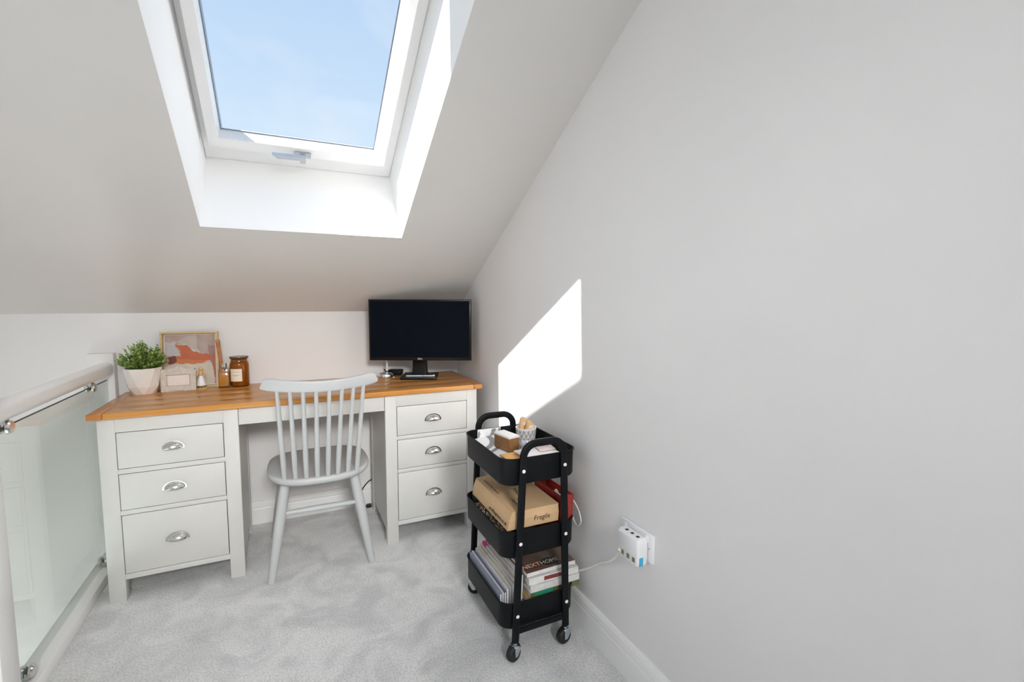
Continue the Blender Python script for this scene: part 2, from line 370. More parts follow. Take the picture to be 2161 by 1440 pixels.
# ---- roof windows
def rect(u0, u1, v0, v1, w, fn): return [fn(u0, v0, w), fn(u1, v0, w), fn(u1, v1, w), fn(u0, v1, w)]
WD = 0.42                        # depth of the glass behind the ceiling plane
def roof_window(name, op, fr, sash, lip, glass, fn, handle=False, clad=False):
    root = bpy.data.objects.new(name, None); C.objects.link(root); struct(root); root.location = fn((op[0]+op[1])/2, op[2], 0)
    off = Vector(root.location)
    F = lambda u, v, w: fn(u, v, w)-off
    W0 = WD-.065
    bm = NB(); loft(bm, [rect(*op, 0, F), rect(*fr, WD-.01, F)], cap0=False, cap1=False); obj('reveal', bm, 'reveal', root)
    bm = NB(); o5 = (fr[0]-.05, fr[1]+.05, fr[2]-.05, fr[3]+.05); si = (sash[0]-.003, sash[1]+.003, sash[2]-.004, sash[3]+.004)
    loft(bm, [rect(*fr, WD-.01, F), rect(fr[0]+.006, fr[1]-.006, fr[2]+.012, fr[3]-.012, WD-.017, F), rect(*si, WD-.017, F), rect(*si, WD+.045, F),
              rect(*o5, WD+.045, F), rect(*o5, WD-.05, F), rect(*fr, WD-.05, F)], cap0=False, cap1=False)
    bmesh.ops.remove_doubles(bm, verts=bm.verts, dist=1e-5); obj('frame', bm, 'pvc', root)
    bm = NB()
    loft(bm, [rect(*sash, WD+.002, F), rect(*sash, W0+.002, F), rect(sash[0]+.002, sash[1]-.002, sash[2]+.002, sash[3]-.002, W0, F), rect(*lip, W0, F), rect(*glass, WD-.008, F), rect(*glass, WD+.002, F)], cap0=False, cap1=False)
    so = obj('sash', bm, 'pvc', root)
    bm = NB(); loft(bm, [rect(glass[0]-.004, glass[1]+.004, glass[2]-.004, glass[3]+.004, WD+w, F) for w in (-.004, 0)])
    obj('pane', bm, 'pane', root)
    bm = NB(); loft(bm, [rect(*glass, WD-.0075, F), rect(*glass, WD-.005, F), rect(glass[0]+.004, glass[1]-.004, glass[2]+.004, glass[3]-.004, WD-.005, F)], cap0=False, cap1=False)
    obj('gasket', bm, 'clad', root)
    if clad:
        bm = NB(); loft(bm, [rect(glass[0]-.022, glass[0]-.003, glass[2]-.10, glass[3]+.10, WD+w, F) for w in (.003, .088)]); obj('side_cladding', bm, 'clad', root)
    if handle:
        def ub(bm, u0, u1, v0, v1, w0, w1): loft(bm, [rect(u0, u1, v0, v1, w, F) for w in (w0, w1)])
        bm = NB(); ub(bm, -0.900, -0.838, 0.772, 0.801, W0-.006, W0); h = obj('window_handle', bm, 'alu', root)
        bm = NB(); ub(bm, -0.882, -0.860, 0.779, 0.795, W0-.045, W0-.005); obj('handle_neck', bm, 'alu', h)
        bm = NB()
        pts = lambda w: [F(-0.989, 0.823, w), F(-0.862, 0.826, w), F(-0.862, 0.808, w), F(-0.969, 0.805, w)]
        loft(bm, [pts(W0-.058), pts(W0-.042)]); obj('handle_lever', bm, 'alu', h)
    return root
roof_window('window_1', OPEN1, (-1.2475, -0.4715, 0.648, 1.85), (-1.2185, -0.522, 0.7695, 1.835), (-1.181, -0.5525, 0.821, 1.80), (-1.175, -0.568, 0.812, 1.760), UVW, True, True)
for i, h in enumerate(REAR):
    u0, u1, v0, v1 = h
    roof_window('window_%d' % (i+2), h, (u0+.02, u1-.02, v0+.03, v1-.03), (u0+.045, u1-.045, v0+.06, v1-.06), (u0+.08, u1-.08, v0+.1, v1-.1), (u0+.09, u1-.09, v0+.11, v1-.11), UVW2)

# ================================================================== BALUSTRADE
bal = thing('balustrade', 'glass balustrade with white handrail and chrome clamps beside the desk', 'balustrade', (-1.715, -0.6, 0))
ox, oy = -1.715, -0.6
def lx(x): return x-ox
def ly(y): return y-oy
pr = rrect(-1.7475-ox, -1.6915-ox, 0.853, 0.914, 0.022, 5)
bm = NB()
loops = []
for y, s in ((-1.086, 1), (-0.075, 1), (-0.060, 0.96), (-0.052, 0.80)):
    cxm, czm = (-1.7195-ox), 0.8835
    loops.append([(cxm+(x-cxm)*s, ly(y), czm+(z-czm)*s) for x, z in pr])
loft(bm, loops); soft(obj('handrail', bm, 'gloss_white', bal), 50)
boxo('newel_post', (lx(-1.765), lx(-1.675), ly(-1.176), ly(-1.086), 0, 0.98), 'gloss_white', bal, 0.003)
boxo('wall_post', (lx(-1.79), lx(-1.692), ly(-0.05), ly(0), 0, 0.953), 'wall', bal, 0.002)
bm = NB(); box(bm, lx(-1.752), lx(-1.683), ly(-1.086), ly(-0.05), 0, 0.045, 0.003); soft(obj('base_rail', bm, 'gloss_white', bal), 50)
bm = NB(); box(bm, lx(-1.718), lx(-1.712), ly(-1.065), ly(-0.075), 0.055, 0.832)
gp = obj('glass_panel', bm, 'bglass', bal)
bm = NB(); box(bm, lx(-1.718), lx(-1.712), ly(-1.065), ly(-0.075), 0.832, 0.8345); obj('glass_edge', bm, 'glassedge', gp)
for y, z, up in ((-0.955, 0.838, 1), (-0.275, 0.838, 1), (-0.955, 0.055, 0), (-0.275, 0.055, 0)):
    for s in (-1, 1):
        bm = NB(); lathe(bm, [(0.017, 0), (0.020, 0.003), (0.020, 0.009), (0.016, 0.013)], 20)
        cl = obj('glass_clamp', bm, 'chrome', bal, loc=(s*0.0045, ly(y), z-(0.006 if up else -0.012)), rot=(0, s*PI/2, 0)); soft(cl, 40)
        boxo('rubber_pad', (-0.010, 0.010, -0.013, 0.013, -0.0012, 0.0), 'rubber', cl)
    boxo('clamp_foot', (-0.007, 0.007, -0.012, 0.012, 0, 0.02), 'chrome', bal, loc=(0, ly(y), (z-0.004 if up else 0.046)))

# ================================================================== DESK
DX, DY = -0.85, -0.30
desk = thing('writing_desk', 'pale grey twin pedestal desk with orange oak top and chrome cup handles', 'desk', (DX, DY, 0))
def dk(d): return (d[0]-DX, d[1]-DX, d[2]-DY, d[3]-DY, d[4], d[5])
T0, T1 = 0.746, 0.770
xl, xr, yf, yb = -1.6545, -0.0488, -0.552, -0.0517
top = boxo('desktop', dk((xl+.03, xr-.03, yf+.03, yb-.01, 0.742, 0.747)), 'oak_end', desk)
for a, b in ((xl, xl+.048), (xr-.048, xr)):
    boxo('end_board', dk((a, b, yf, yb, T0, T1)), 'oak_end', top, 0.003, 3)
n = 4; w = (yb-yf)/n
for k in range(n):
    boxo('plank', dk((xl+.0482, xr-.0482, yf+k*w+.0001, yf+(k+1)*w-.0001, T0, T1-.0002)), 'oak', top, 0.003 if k == 0 else 0.0006, 2)
yF, yR = -0.532, -0.072
def cup_handle(parent, loc):
    bm = NB(); a, b, h = 0.036, 0.024, 0.026; NU, NV = 18, 8; rows = []
    for j in range(NV+1):
        v = PI/2*j/NV
        rows.append([(a*math.cos(PI*i/NU), -b*math.sin(PI*i/NU)*math.cos(v)-0.002, h*math.sin(PI*i/NU)*math.sin(v)) for i in range(NU+1)])
    g = [[bm.verts.new(p) for p in r] for r in rows]
    for j in range(NV):
        for i in range(NU): bm.faces.new((g[j][i], g[j][i+1], g[j+1][i+1], g[j+1][i]))
    bmesh.ops.remove_doubles(bm, verts=bm.verts, dist=1e-5)
    # flange
    outl = [((a+.006)*math.cos(PI*i/20), (h+.004)*math.sin(PI*i/20)) for i in range(21)]+[(-a-.006, -.004), (a+.006, -.004)]
    loft(bm, [[(x, y_, z) for x, z in outl] for y_ in (-0.002, 0.0)])
    me_o = obj('cup_handle', bm, 'chrome', parent, loc=loc)
    md = me_o.modifiers.new('solid', 'SOLIDIFY'); md.thickness = 0.0012
    return soft(me_o, 45)
hmesh = None
for px0 in (-1.6305, -0.5464):
    px1 = px0+.471; fr = boxo('pedestal_frame', dk((px0+.012, px1-.012, yR-.02, yR-.012, 0.06, 0.742)), 'desk', desk)
    for a in (px0, px1-.055):
        for y0, y1 in ((yF, yF+.05), (yR-.05, yR)):
            boxo('leg', dk((a, a+.055, y0, y1, 0, T0)), 'desk', fr, 0.0015)
    for a in (px0+.002, px1-.018):
        boxo('side_panel', dk((a, a+.016, yF+.05, yR-.05, 0.062, T0)), 'desk', fr)
    for z0, z1 in ((0.688, T0), (0.521, 0.540), (0.354, 0.372), (0.088, 0.110)):
        boxo('rail', dk((px0+.055, px1-.055, yF+.0005, yF+.022, z0, z1)), 'desk', fr, 0.0008)
    boxo('gap_backing', dk((px0+.055, px1-.055, yF+.026, yF+.032, 0.09, 0.745)), 'blackplastic', fr)  # black sheet close behind the drawer fronts, darkens the gaps
    for z0, z1, hz in ((0.5425, 0.6855, 0.606), (0.3745, 0.5185, 0.438), (0.1125, 0.3515, 0.222)):
        cxd = (px0+px1)/2; zc = (z0+z1)/2
        dr = obj('drawer', box(NB(), -.178, .178, 0, .018, z0-zc, z1-zc, 0.0015), 'desk', desk, loc=(cxd-DX, yF-DY-.0005, zc)); soft(dr, 50)
        if hmesh is None:
            h = cup_handle(dr, (0, -0.0002, hz-zc)); hmesh = h
        else:
            h = hmesh.copy(); C.objects.link(h); h.parent = dr; h.location = (0, -0.0002, hz-zc)
boxo('apron', dk((-1.158, -0.548, yF+.004, yF+.024, 0.672, T0)), 'desk', desk, 0.001)
boxo('back_rail', dk((-1.158, -0.548, yR-.02, yR, 0.672, T0)), 'desk', desk, 0.001)

# ================================================================== CHAIR
CX, CY = -0.843, -0.47
ch = thing('spindle_chair', 'pale grey wooden spindle back chair pushed under the desk', 'chair', (CX, CY, 0))
def seat_outline(s):
    out = []
    for k in range(48):
        th = 2*PI*k/48; c_, s_ = math.cos(th), math.sin(th)
        n_ = 3.4 if s_ > 0 else 2.5
        x = math.copysign(abs(c_)**(2/n_), c_)*0.219*s; y = math.copysign(abs(s_)**(2/n_), s_)*0.228*s
        out.append((x, y-0.003))
    return out
bm = NB()
loft(bm, [[(x, y, z) for x, y in seat_outline(s)] for s, z in ((0.90, 0.417), (0.965, 0.421), (0.995, 0.430), (1.0, 0.440), (0.985, 0.448), (0.955, 0.4505), (0.85, 0.4495), (0.6, 0.443), (0.3, 0.439), (0.02, 0.438))])
soft(obj('seat', bm, 'chair', ch), 60)
def backarc(s): return -0.802+0.060*s*s          # world y of the crest rail along its length
bm = NB(); loops = []
N = 36
for k in range(N+1):
    s = -1+2*k/N; es = abs(s)
    zb = 0.837+0.013*s*s; zt = 0.884+0.020*s*s
    if es > 0.84:
        q = (es-0.84)/0.16; zt = zb+(zt-zb)*(0.42+0.58*math.sqrt(max(0, 1-q*q)))
        zb = zb+0.004*q*q
    yc = backarc(s)-CY; slope_ = 0.12*s/0.222*1.0
    nx, ny = -slope_, 1.0; ln_ = math.hypot(nx, ny); nx /= ln_; ny /= ln_
    hz_ = (zt-zb)/2; zc = (zt+zb)/2; th = 0.0105*(1 if es < .97 else 0.8)
    prof = rrect(-th, th, -hz_, hz_, min(0.0075, hz_*.8), 3)
    x = s*0.2205+0.005
    loops.append([(x+d*nx, yc+d*ny-(z)*0.16, zc+z) for d, z in prof])
loft(bm, loops); soft(obj('crest_rail', bm, 'chair', ch), 50)
sb = [(-.989, -.647), (-.947, -.660), (-.905, -.668), (-.862, -.674), (-.820, -.676), (-.780, -.675), (-.738, -.669), (-.699, -.660)]
stx = [-1.003, -.957, -.910, -.862, -.813, -.764, -.718, -.676]
for (bx, by), tx in zip(sb, stx):
    s = (tx-CX-.005)/.2205; p0 = Vector((bx-CX, by-CY, 0.440)); p1 = Vector((tx-CX, backarc(s)-CY-.002, 0.848+0.013*s*s))
    bm = NB(); K = 8
    tube(bm, [p0.lerp(p1, k/K) for k in range(K+1)], [0.0098, .0108, .0112, .0108, .0100, .0092, .0085, .0080, .0076], 12)
    soft(obj('spindle', bm, 'chair', ch))
LEGS = [((-1.056, -.645), (-.985, -.575)), ((-.640, -.650), (-.706, -.575)), ((-1.054, -.208), (-.985, -.345)), ((-.637, -.208), (-.703, -.345))]
for (fx, fy), (tx, ty) in LEGS:
    p0, p1 = Vector((fx-CX, fy-CY, 0.0)), Vector((tx-CX, ty-CY, 0.425)); K = 8
    bm = NB(); tube(bm, [p0.lerp(p1, k/K) for k in range(K+1)], [.0160, .0170, .0182, .0195, .0208, .0216, .0216, .0205, .0190], 16)
    soft(obj('leg', bm, 'chair', ch))
def on_leg(i, z): (fx, fy), (tx, ty) = LEGS[i]; t = z/.425; return Vector((fx+(tx-fx)*t-CX, fy+(ty-fy)*t-CY, z))
pa, pb = on_leg(0, .278), on_leg(1, .278)
bm = NB(); tube(bm, [pa.lerp(pb, k/10) for k in range(11)], [.008, .0098, .0113, .0123, .0130, .0132, .0130, .0123, .0113, .0098, .008], 14)
soft(obj('stretcher', bm, 'chair', ch))

# ================================================================== MONITOR
MYAW = -0.4431
mon = thing('computer_monitor', 'black flat screen monitor standing in the right corner of the desk', 'monitor', (-0.285, -0.205, 0.770), MYAW)
MW, MH, MZ = 0.554, 0.332, 0.1050
MYF = -0.0850           # front of the panel in local y
mcx = 0.0148
boxo('panel_housing', (mcx-MW/2, mcx+MW/2, MYF, MYF+.028, MZ, MZ+MH), 'blackplastic', mon, 0.003)
boxo('rear_cover', (mcx-.20, mcx+.20, MYF+.028, MYF+.042, MZ+.04, MZ+MH-.05), 'blackplastic', mon, 0.006)
boxo('screen', (mcx-MW/2+.009, mcx+MW/2-.009, MYF-.0006, MYF+.002, MZ+.0165, MZ+MH-.009), 'screen', mon)
text('brand_mark', 'DELL', 0.0115, 'whiteink', mon, (mcx-.001, MYF-.0005, MZ+.009), (PI/2, 0, 0), sx=1.05)
bm = NB(); loops = []
for z, hw, y0, y1 in ((0.012, .043, -.012, .038), (0.05, .040, -.008, .034), (0.11, .038, -.010, .030), (0.16, .036, -.046, .024), (0.22, .036, -.046, .010)):
    loops.append([(x-.006, y, z) for x, y in rrect(-hw, hw, y0, y1, .008, 3)])
loft(bm, loops); soft(obj('stand_column', bm, 'blackplastic', mon), 50)
bm = NB(); bo = rrect(-.098, .098, -.098, .098, .008, 4)
loft(bm, [[(x*s, y*s, z) for x, y in bo] for s, z in ((0.98, 0.0), (1.0, .003), (1.0, .010), (.99, .013))])
sb_ = obj('stand_base', bm, 'blackplastic', mon, rot=(0, 0, 0.08), loc=(-.004, 0, 0)); soft(sb_, 40)
pen = thing('stylus_pen', 'slim white stylus lying on the monitor foot', 'pen', (-0.300, -0.268, 0.787), MYAW+0.06)
bm = NB(); tube(bm, [(-.083, 0, 0), (-.078, 0, 0), (.062, 0, 0), (.066, 0, 0)], [.0012, .0036, .0036, .003], 12); soft(obj('barrel', bm, 'whiteplastic', pen))
bm = NB(); lathe(bm, [(.001, -.006), (.005, -.004), (.006, 0), (.005, .004), (.001, .006)], 14); soft(obj('cap', bm, 'whiteplastic', pen, loc=(.070, 0, .0015), rot=(0, PI/2, 0)))
bm = NB(); lathe(bm, [(.0008, -.005), (.0034, -.002), (.0034, .002), (.001, .004)], 10); soft(obj('clip', bm, 'alu', pen, loc=(.012, -.004, -.001)))

# ---- chrome stand, black box, small ball
st = thing('chrome_stand', 'round chrome stand with thin white rod half hidden behind the monitor', 'stand', (-0.462, -0.118, 0.770))
bm = NB(); lathe(bm, [(.041, 0), (.043, .002), (.043, .017), (.041, .020), (.034, .0205), (.033, .0185), (.001, .0185)], 40); soft(obj('base', bm, 'chrome', st), 35)
bm = NB(); tube(bm, [(.006, 0, .018), (.006, 0, .11), (.006, 0, .20)], .0055, 12); soft(obj('rod', bm, 'whiteplastic', st))
bm = NB(); tube(bm, smooth_path([(-.012, -.010, .046), (-.004, -.006, .034), (.008, -.006, .030), (.020, -.004, .036), (.034, 0, .030)], 20), [.003]*21, 8); soft(obj('clip', bm, 'blackplastic', st))
bx_ = thing('black_box', 'small flat black device box behind the chrome stand', 'device', (-0.400, -0.070, 0.770), -0.5)
boxo('case', (-.04, .04, -.028, .028, 0.003, .032), 'blackplastic', bx_, 0.004)
boxo('foot', (-.034, .034, -.022, .022, 0, .0035), 'rubber', bx_)
ball = thing('silver_ball', 'tiny shiny silver ball on the desk by the chrome stand', 'ball', (-0.436, -0.205, 0.770))
bm = NB(); bmesh.ops.create_uvsphere(bm, u_segments=16, v_segments=10, radius=.0075, matrix=Matrix.Translation((0, 0, .0075))); soft(obj('sphere', bm, 'chrome', ball), 180)
bm = NB(); tube(bm, smooth_path([(0, .004, .012), (-.006, .02, .022), (-.01, .032, .024)], 10), .0012, 8); soft(obj('chain', bm, 'chrome', ball))

# ================================================================== THINGS ON THE LEFT OF THE DESK
# ---- plant
pt = thing('potted_plant', 'small leafy green plant in a white faceted pot on the desk', 'plant', (-1.566, -0.128, 0.770))
bm = NB(); NF = 9
def ring(r, z, off): return [(r*math.cos(2*PI*(i+off)/NF), r*math.sin(2*PI*(i+off)/NF), z) for i in range(NF)]
r1 = [bm.verts.new(p) for p in ring(.046, 0, 0)]; r2 = [bm.verts.new(p) for p in ring(.063, .036, .5)]; r3 = [bm.verts.new(p) for p in ring(.073, .120, 0)]
for i in range(NF):
    j = (i+1) % NF
    bm.faces.new((r1[i], r1[j], r2[i])); bm.faces.new((r2[i], r1[j], r2[j])); bm.faces.new((r2[i], r2[j], r3[j])); bm.faces.new((r2[i], r3[j], r3[i]))
r4 = [bm.verts.new(p) for p in ring(.069, .120, 0)]; r5 = [bm.verts.new(p) for p in ring(.065, .104, 0)]
for a, b in ((r3, r4), (r4, r5)):
    for i in range(NF): j = (i+1) % NF; bm.faces.new((a[i], a[j], b[j], b[i]))
bm.faces.new(list(reversed(r1)))
obj('pot', bm, 'pot', pt)
bm = NB(); lathe(bm, [(.064, .100), (.05, .106), (.001, .108)], 18); obj('soil', bm, mat('soil', (0.05, 0.035, 0.02), 0.9, var=0.4, scale=80, bump=0.5), pt)
bm = NB(); col = bm.loops.layers.float_color.new('Col')
def leaf(bm, p, d, up, ln, wd, c):
    s = d.cross(up)
    if s.length < 1e-3: s = Vector((1, 0, 0))
    s.normalize(); nrm = s.cross(d).normalized()
    v = [p, p+d*ln*.45+s*wd+nrm*wd*.35, p+d*ln, p+d*ln*.45-s*wd+nrm*wd*.35, p+d*ln*.5]
    vs = [bm.verts.new(q) for q in v]
    for f in ((0, 1, 4), (1, 2, 4), (2, 3, 4), (3, 0, 4)):
        fc = bm.faces.new([vs[i] for i in f])
        for l_ in fc.loops: l_[col] = tuple(c)+(1,)
greens = [(0.08, 0.17, 0.02), (0.14, 0.27, 0.035), (0.24, 0.38, 0.06), (0.40, 0.52, 0.16), (0.05, 0.10, 0.015)]
rnd = random.Random(3)
stems = []
for k in range(95):
    az = rnd.random()*2*PI; el = math.acos(1-rnd.random()*0.98); rad = .088*(0.80+.32*rnd.random())
    d = Vector((math.sin(el)*math.cos(az), math.sin(el)*math.sin(az), math.cos(el)*1.12))
    base = Vector((d.x*.03, d.y*.03, .105)); tip = Vector((0, 0, .128))+Vector((d.x*rad, d.y*rad*.92, d.z*rad*1.05))
    stems.append((base, tip))
    for q in range(15):
        t = .30+.70*q/14; p = base.lerp(tip, t)
        a2 = q*2.4+rnd.random(); out = Vector((math.cos(a2), math.sin(a2), .45+.5*rnd.random())).normalized()
        dd = (out*.75+(tip-base).normalized()*.6).normalized()
        c = rnd.choice(greens[:4] if t > .75 else greens)
        f = .75+.5*rnd.random(); c = tuple(x*f for x in c)
        leaf(bm, p, dd, Vector((0, 0, 1)), .011+.006*rnd.random(), .0042+.0022*rnd.random(), c)
    if k % 2 == 0:
        for q in range(5):
            dd = Vector((rnd.uniform(-1, 1), rnd.uniform(-1, 1), rnd.uniform(0, 1))).normalized()
            leaf(bm, tip, dd, Vector((0.2, 0, 1)), .008, .0040, (0.66, 0.70, 0.36))
me = bpy.data.meshes.new('foliage'); bm.to_mesh(me); bm.free()
fo = obj('foliage', me, 'leaf', pt); fo['kind'] = 'stuff'
bm = NB()
for b, t in stems: tube(bm, [b, b.lerp(t, .5), t], [.0012, .0010, .0006], 5)
so = obj('stems', bm, mat('plant_stem', (0.10, 0.16, 0.04), 0.6), pt); so['kind'] = 'stuff'

# ---- abstract picture in gold box frame
pf = thing('picture_frame', 'thin gold box frame with abstract orange and cream painting', 'picture', (-1.393, -0.072, 0.770), rot=(-math.radians(6), 0, 0))
FW, FH, FD = 0.238, 0.278, 0.030
bm = NB()
def fr_rect(i, y): return [(-FW/2+i, y, i), (FW/2-i, y, i), (FW/2-i, y, FH-i), (-FW/2+i, y, FH-i)]
loft(bm, [fr_rect(0, FD), fr_rect(0, 0), fr_rect(.009, 0), fr_rect(.010, FD-.006), fr_rect(.010, FD)], cap0=False, cap1=False)
obj('frame', bm, 'gold', pf)
boxo('backing', (-FW/2+.002, FW/2-.002, FD-.005, FD, .002, FH-.002), 'ornate', pf)
H = lambda x, y: ((x-170)/980, 1-(y-150)/1030)
orange = [H(*q) for q in ((375, 355), (470, 345), (560, 360), (640, 410), (720, 480), (830, 540), (960, 540), (1050, 620), (1060, 700), (850, 755), (200, 745), (230, 655), (400, 600), (470, 575), (440, 470))]
hill = [H(*q) for q in ((380, 300), (600, 170), (800, 150), (960, 240), (1100, 330), (1000, 520), (830, 535), (720, 470), (600, 350), (470, 310))]
stroke = [H(*q) for q in ((380, 350), (560, 330), (700, 430), (860, 520), (760, 520), (600, 380), (470, 370), (380, 380))]
cream = [H(*q) for q in ((150, 740), (420, 740), (800, 765), (1000, 690), (1050, 700), (1110, 900), (1120, 1190), (150, 1190))]
lav = [H(*q) for q in ((160, 300), (370, 290), (390, 430), (450, 560), (350, 600), (180, 560))]
def art(u, v):
    w1 = .010*math.sin(37*u+9*v)+.008*math.sin(23*v-17*u)
    x, y = u+w1, v+.010*math.sin(29*u+5)+.006*math.sin(41*v)
    tx = 1+.06*math.sin(19*u+11*v)*math.sin(13*v-7*u)
    c = (0.46, 0.33, 0.27)
    if inpoly(x, y, lav): c = (0.52, 0.49, 0.49)
    if inpoly(x, y, hill): c = (0.50, 0.42, 0.36) if x < .62 else (0.42, 0.33, 0.29)
    if x > .86 and y < .78: c = (0.36, 0.20, 0.18) if y > .6 else (0.45, 0.14, 0.09)
    if inpoly(x, y, stroke): c = (0.56, 0.51, 0.46)
    if inpoly(x, y, orange): c = (0.52, 0.115, 0.030) if y > .56-.1*x else (0.58, 0.17, 0.045)
    if ((x-.13)/.095)**2+((y-.51)/.075)**2 < 1: c = (0.19, 0.03, 0.015)
    if inpoly(x, y, cream): c = (0.66, 0.58, 0.47) if y < .42 else (0.54, 0.45, 0.37)
    if x > .93: c = tuple(k*.9 for k in c)
    return tuple(min(1, k*tx) for k in c)
paint('art_print', FW-.03, FH-.03, 84, 96, art, pf, loc=(-FW/2+.015, FD-.0065, .015))
boxo('mount', (-FW/2+.010, FW/2-.010, FD-.0062, FD-.005, .010, FH-.010), 'card', pf)

# ---- small ornate frame
of = thing('ornate_photo_frame', 'small cream scalloped photo frame with blank pink card', 'photo frame', (-1.430, -0.150, 0.770), 0.05, rot=(-math.radians(5), 0, 0.04))
OWd, OHt = 0.136, 0.104
def scal(w, h, inset):
    P = []; per = []
    NX, NY = 56, 42
    for i in range(NX): per.append((-w/2+w*i/NX, 0, 0, -1))
    for i in range(NY): per.append((w/2, h*i/NY, 1, 0))
    for i in range(NX): per.append((w/2-w*i/NX, h, 0, 1))
    for i in range(NY): per.append((-w/2, h-h*i/NY, -1, 0))
    for k, (x, z, nx, nz) in enumerate(per):
        sc_ = .0022*abs(math.sin(k*PI/4))-inset
        bump_ = .013*max(0, math.cos(min(1, abs(x)/.030)*PI/2))**1.2 if nz == 1 else 0
        P.append((x+nx*sc_, z+nz*(sc_+bump_)+.0022))
    return P
bm = NB(); o1 = scal(OWd, OHt, 0); o2 = scal(OWd, OHt, .006)
inn = []
for x, z in o1:                               # inner opening: project the outline onto the opening rectangle
    hx, z0, z1 = .043, .030, .078
    inn.append((max(-hx, min(hx, x*hx/(OWd/2))), max(z0, min(z1, z0+(z-.003)/(OHt-.003)*(z1-z0)))))
loft(bm, [[(x, .012, z) for x, z in o1], [(x, .003, z) for x, z in o1], [(x, 0, z) for x, z in o2], [(x*1.08, .001, .054+(z-.054)*1.12) for x, z in inn], [(x, .007, z) for x, z in inn]], cap1=False)
soft(obj('frame', bm, 'ornate', of), 30)
boxo('photo_card', (-.0428, .0428, .0062, .0075, .0302, .0778), 'card', of)
bm = NB(); prism(bm, [(-.015, 0), (.015, 0), (.010, .07), (-.010, .07)], 0, .002); obj('easel_back', bm, 'ornate', of, loc=(0, .0125, .006), rot=(PI/2-.35, 0, 0))
for sx_ in (-.012, 0, .012):
    bm = NB(); bmesh.ops.create_uvsphere(bm, u_segments=10, v_segments=6, radius=.005, matrix=Matrix.Diagonal((1.5, .5, .8, 1))); soft(obj('rosette', bm, 'ornate', of, loc=(sx_, .001, OHt-.006+(.004 if sx_ == 0 else 0))), 180)

# ---- little figurine
fg = thing('figurine', 'tiny figurine in white skirt with straw coloured top on wooden base', 'figurine', (-1.343, -0.118, 0.770))
bm = NB(); lathe(bm, [(.022, 0), (.024, .001), (.024, .004), (.022, .005)], 22); soft(obj('base', bm, 'cork', fg), 40)
for s in (-1, 1):
    bm = NB(); tube(bm, [(s*.006, 0, .005), (s*.006, 0, .020)], .0018, 8); obj('leg', bm, 'gold', fg)
bm = NB(); lathe(bm, [(.019, .018), (.0195, .020), (.017, .034), (.012, .052), (.007, .064), (.004, .068)], 20); soft(obj('skirt', bm, 'whiteplastic', fg), 60)
bm = NB(); lathe(bm, [(.005, .064), (.008, .072), (.009, .082), (.005, .089)], 14); soft(obj('torso', bm, mat('straw', (0.72, 0.50, 0.20), .7, var=.3, scale=120), fg), 60)
bm = NB(); bmesh.ops.create_uvsphere(bm, u_segments=14, v_segments=10, radius=.0095, matrix=Matrix.Translation((0, 0, .098))); soft(obj('head', bm, 'cork', fg), 180)
for s in (-1, 1):
    bm = NB(); tube(bm, smooth_path([(s*.006, 0, .084), (s*.016, -.004, .078), (s*.014, -.010, .066)], 8), .0024, 8); soft(obj('arm', bm, 'cork', fg))

# ---- reed diffuser
rd = thing('reed_diffuser', 'clear glass reed diffuser with amber oil and silver collar', 'diffuser', (-1.247, -0.112, 0.770))
bo = lambda h_: rrect(-h_, h_, -h_, h_, .006, 4)
bm = NB(); loft(bm, [[(x, y, z) for x, y in bo(s)] for s, z in ((.022, 0), (.0235, .002), (.0235, .090), (.020, .098), (.009, .100))]); soft(obj('bottle', bm, 'bottle', rd), 40)
bm = NB(); loft(bm, [[(x, y, z) for x, y in bo(s)] for s, z in ((.0205, .009), (.0215, .011), (.0215, .078), (.0212, .0785))]); soft(obj('oil', bm, 'oil', rd), 40)
bm = NB(); lathe(bm, [(.0115, .100), (.0125, .101), (.0125, .121), (.0115, .122), (.007, .1225)], 24); soft(obj('collar', bm, 'chrome', rd), 40)
for k in range(6):
    a = k*1.05; b0 = Vector((.004*math.cos(a), .004*math.sin(a), .02)); b1 = Vector((-.021+.0085*math.cos(a), -.002+.006*math.sin(a), .237+.002*(k % 3)))
    bm = NB(); tube(bm, [b0.lerp(b1, t/3) for t in range(4)], .0017, 8); obj('reed', bm, 'reed', rd)

# ---- candle jar
cj = thing('candle_jar', 'amber glass candle jar with lid and cream label', 'candle', (-1.181, -0.103, 0.770))
bm = NB(); lathe(bm, [(.036, 0), (.041, .003), (.043, .010), (.043, .108), (.041, .118), (.0365, .127), (.036, .140)], 40, cap1=False); soft(obj('jar', bm, 'amber', cj), 50)
bm = NB(); lathe(bm, [(.035, .006), (.0395, .012), (.0395, .110), (.037, .118), (.034, .122)], 36); soft(obj('wax', bm, 'wax', cj), 50)
bm = NB(); lathe(bm, [(.034, .136), (.0375, .139), (.0415, .143), (.0425, .147), (.0415, .151), (.030, .1525), (.001, .153)], 40); soft(obj('lid', bm, 'lid', cj), 50)
bm = NB(); g = []
for j in range(2):
    g.append([bm.verts.new((.0434*math.sin(t), -.0434*math.cos(t), .030+j*.062)) for t in [(-.40+1.34*i/14-.62) for i in range(15)]])
for i in range(14): bm.faces.new((g[0][i], g[0][i+1], g[1][i+1], g[1][i]))
lab = soft(obj('label', bm, 'label', cj), 60)
for zz, hw in ((.076, .40), (.061, .42), (.057, .26)):
    bm = NB(); g = [[bm.verts.new((.0437*math.sin(t), -.0437*math.cos(t), zz+dz)) for t in [(-.35-hw+2*hw*i/8) for i in range(9)]] for dz in (0, .0012)]
    for i in range(8): bm.faces.new((g[0][i], g[0][i+1], g[1][i+1], g[1][i]))
    obj('printed_line', bm, 'ink', lab)

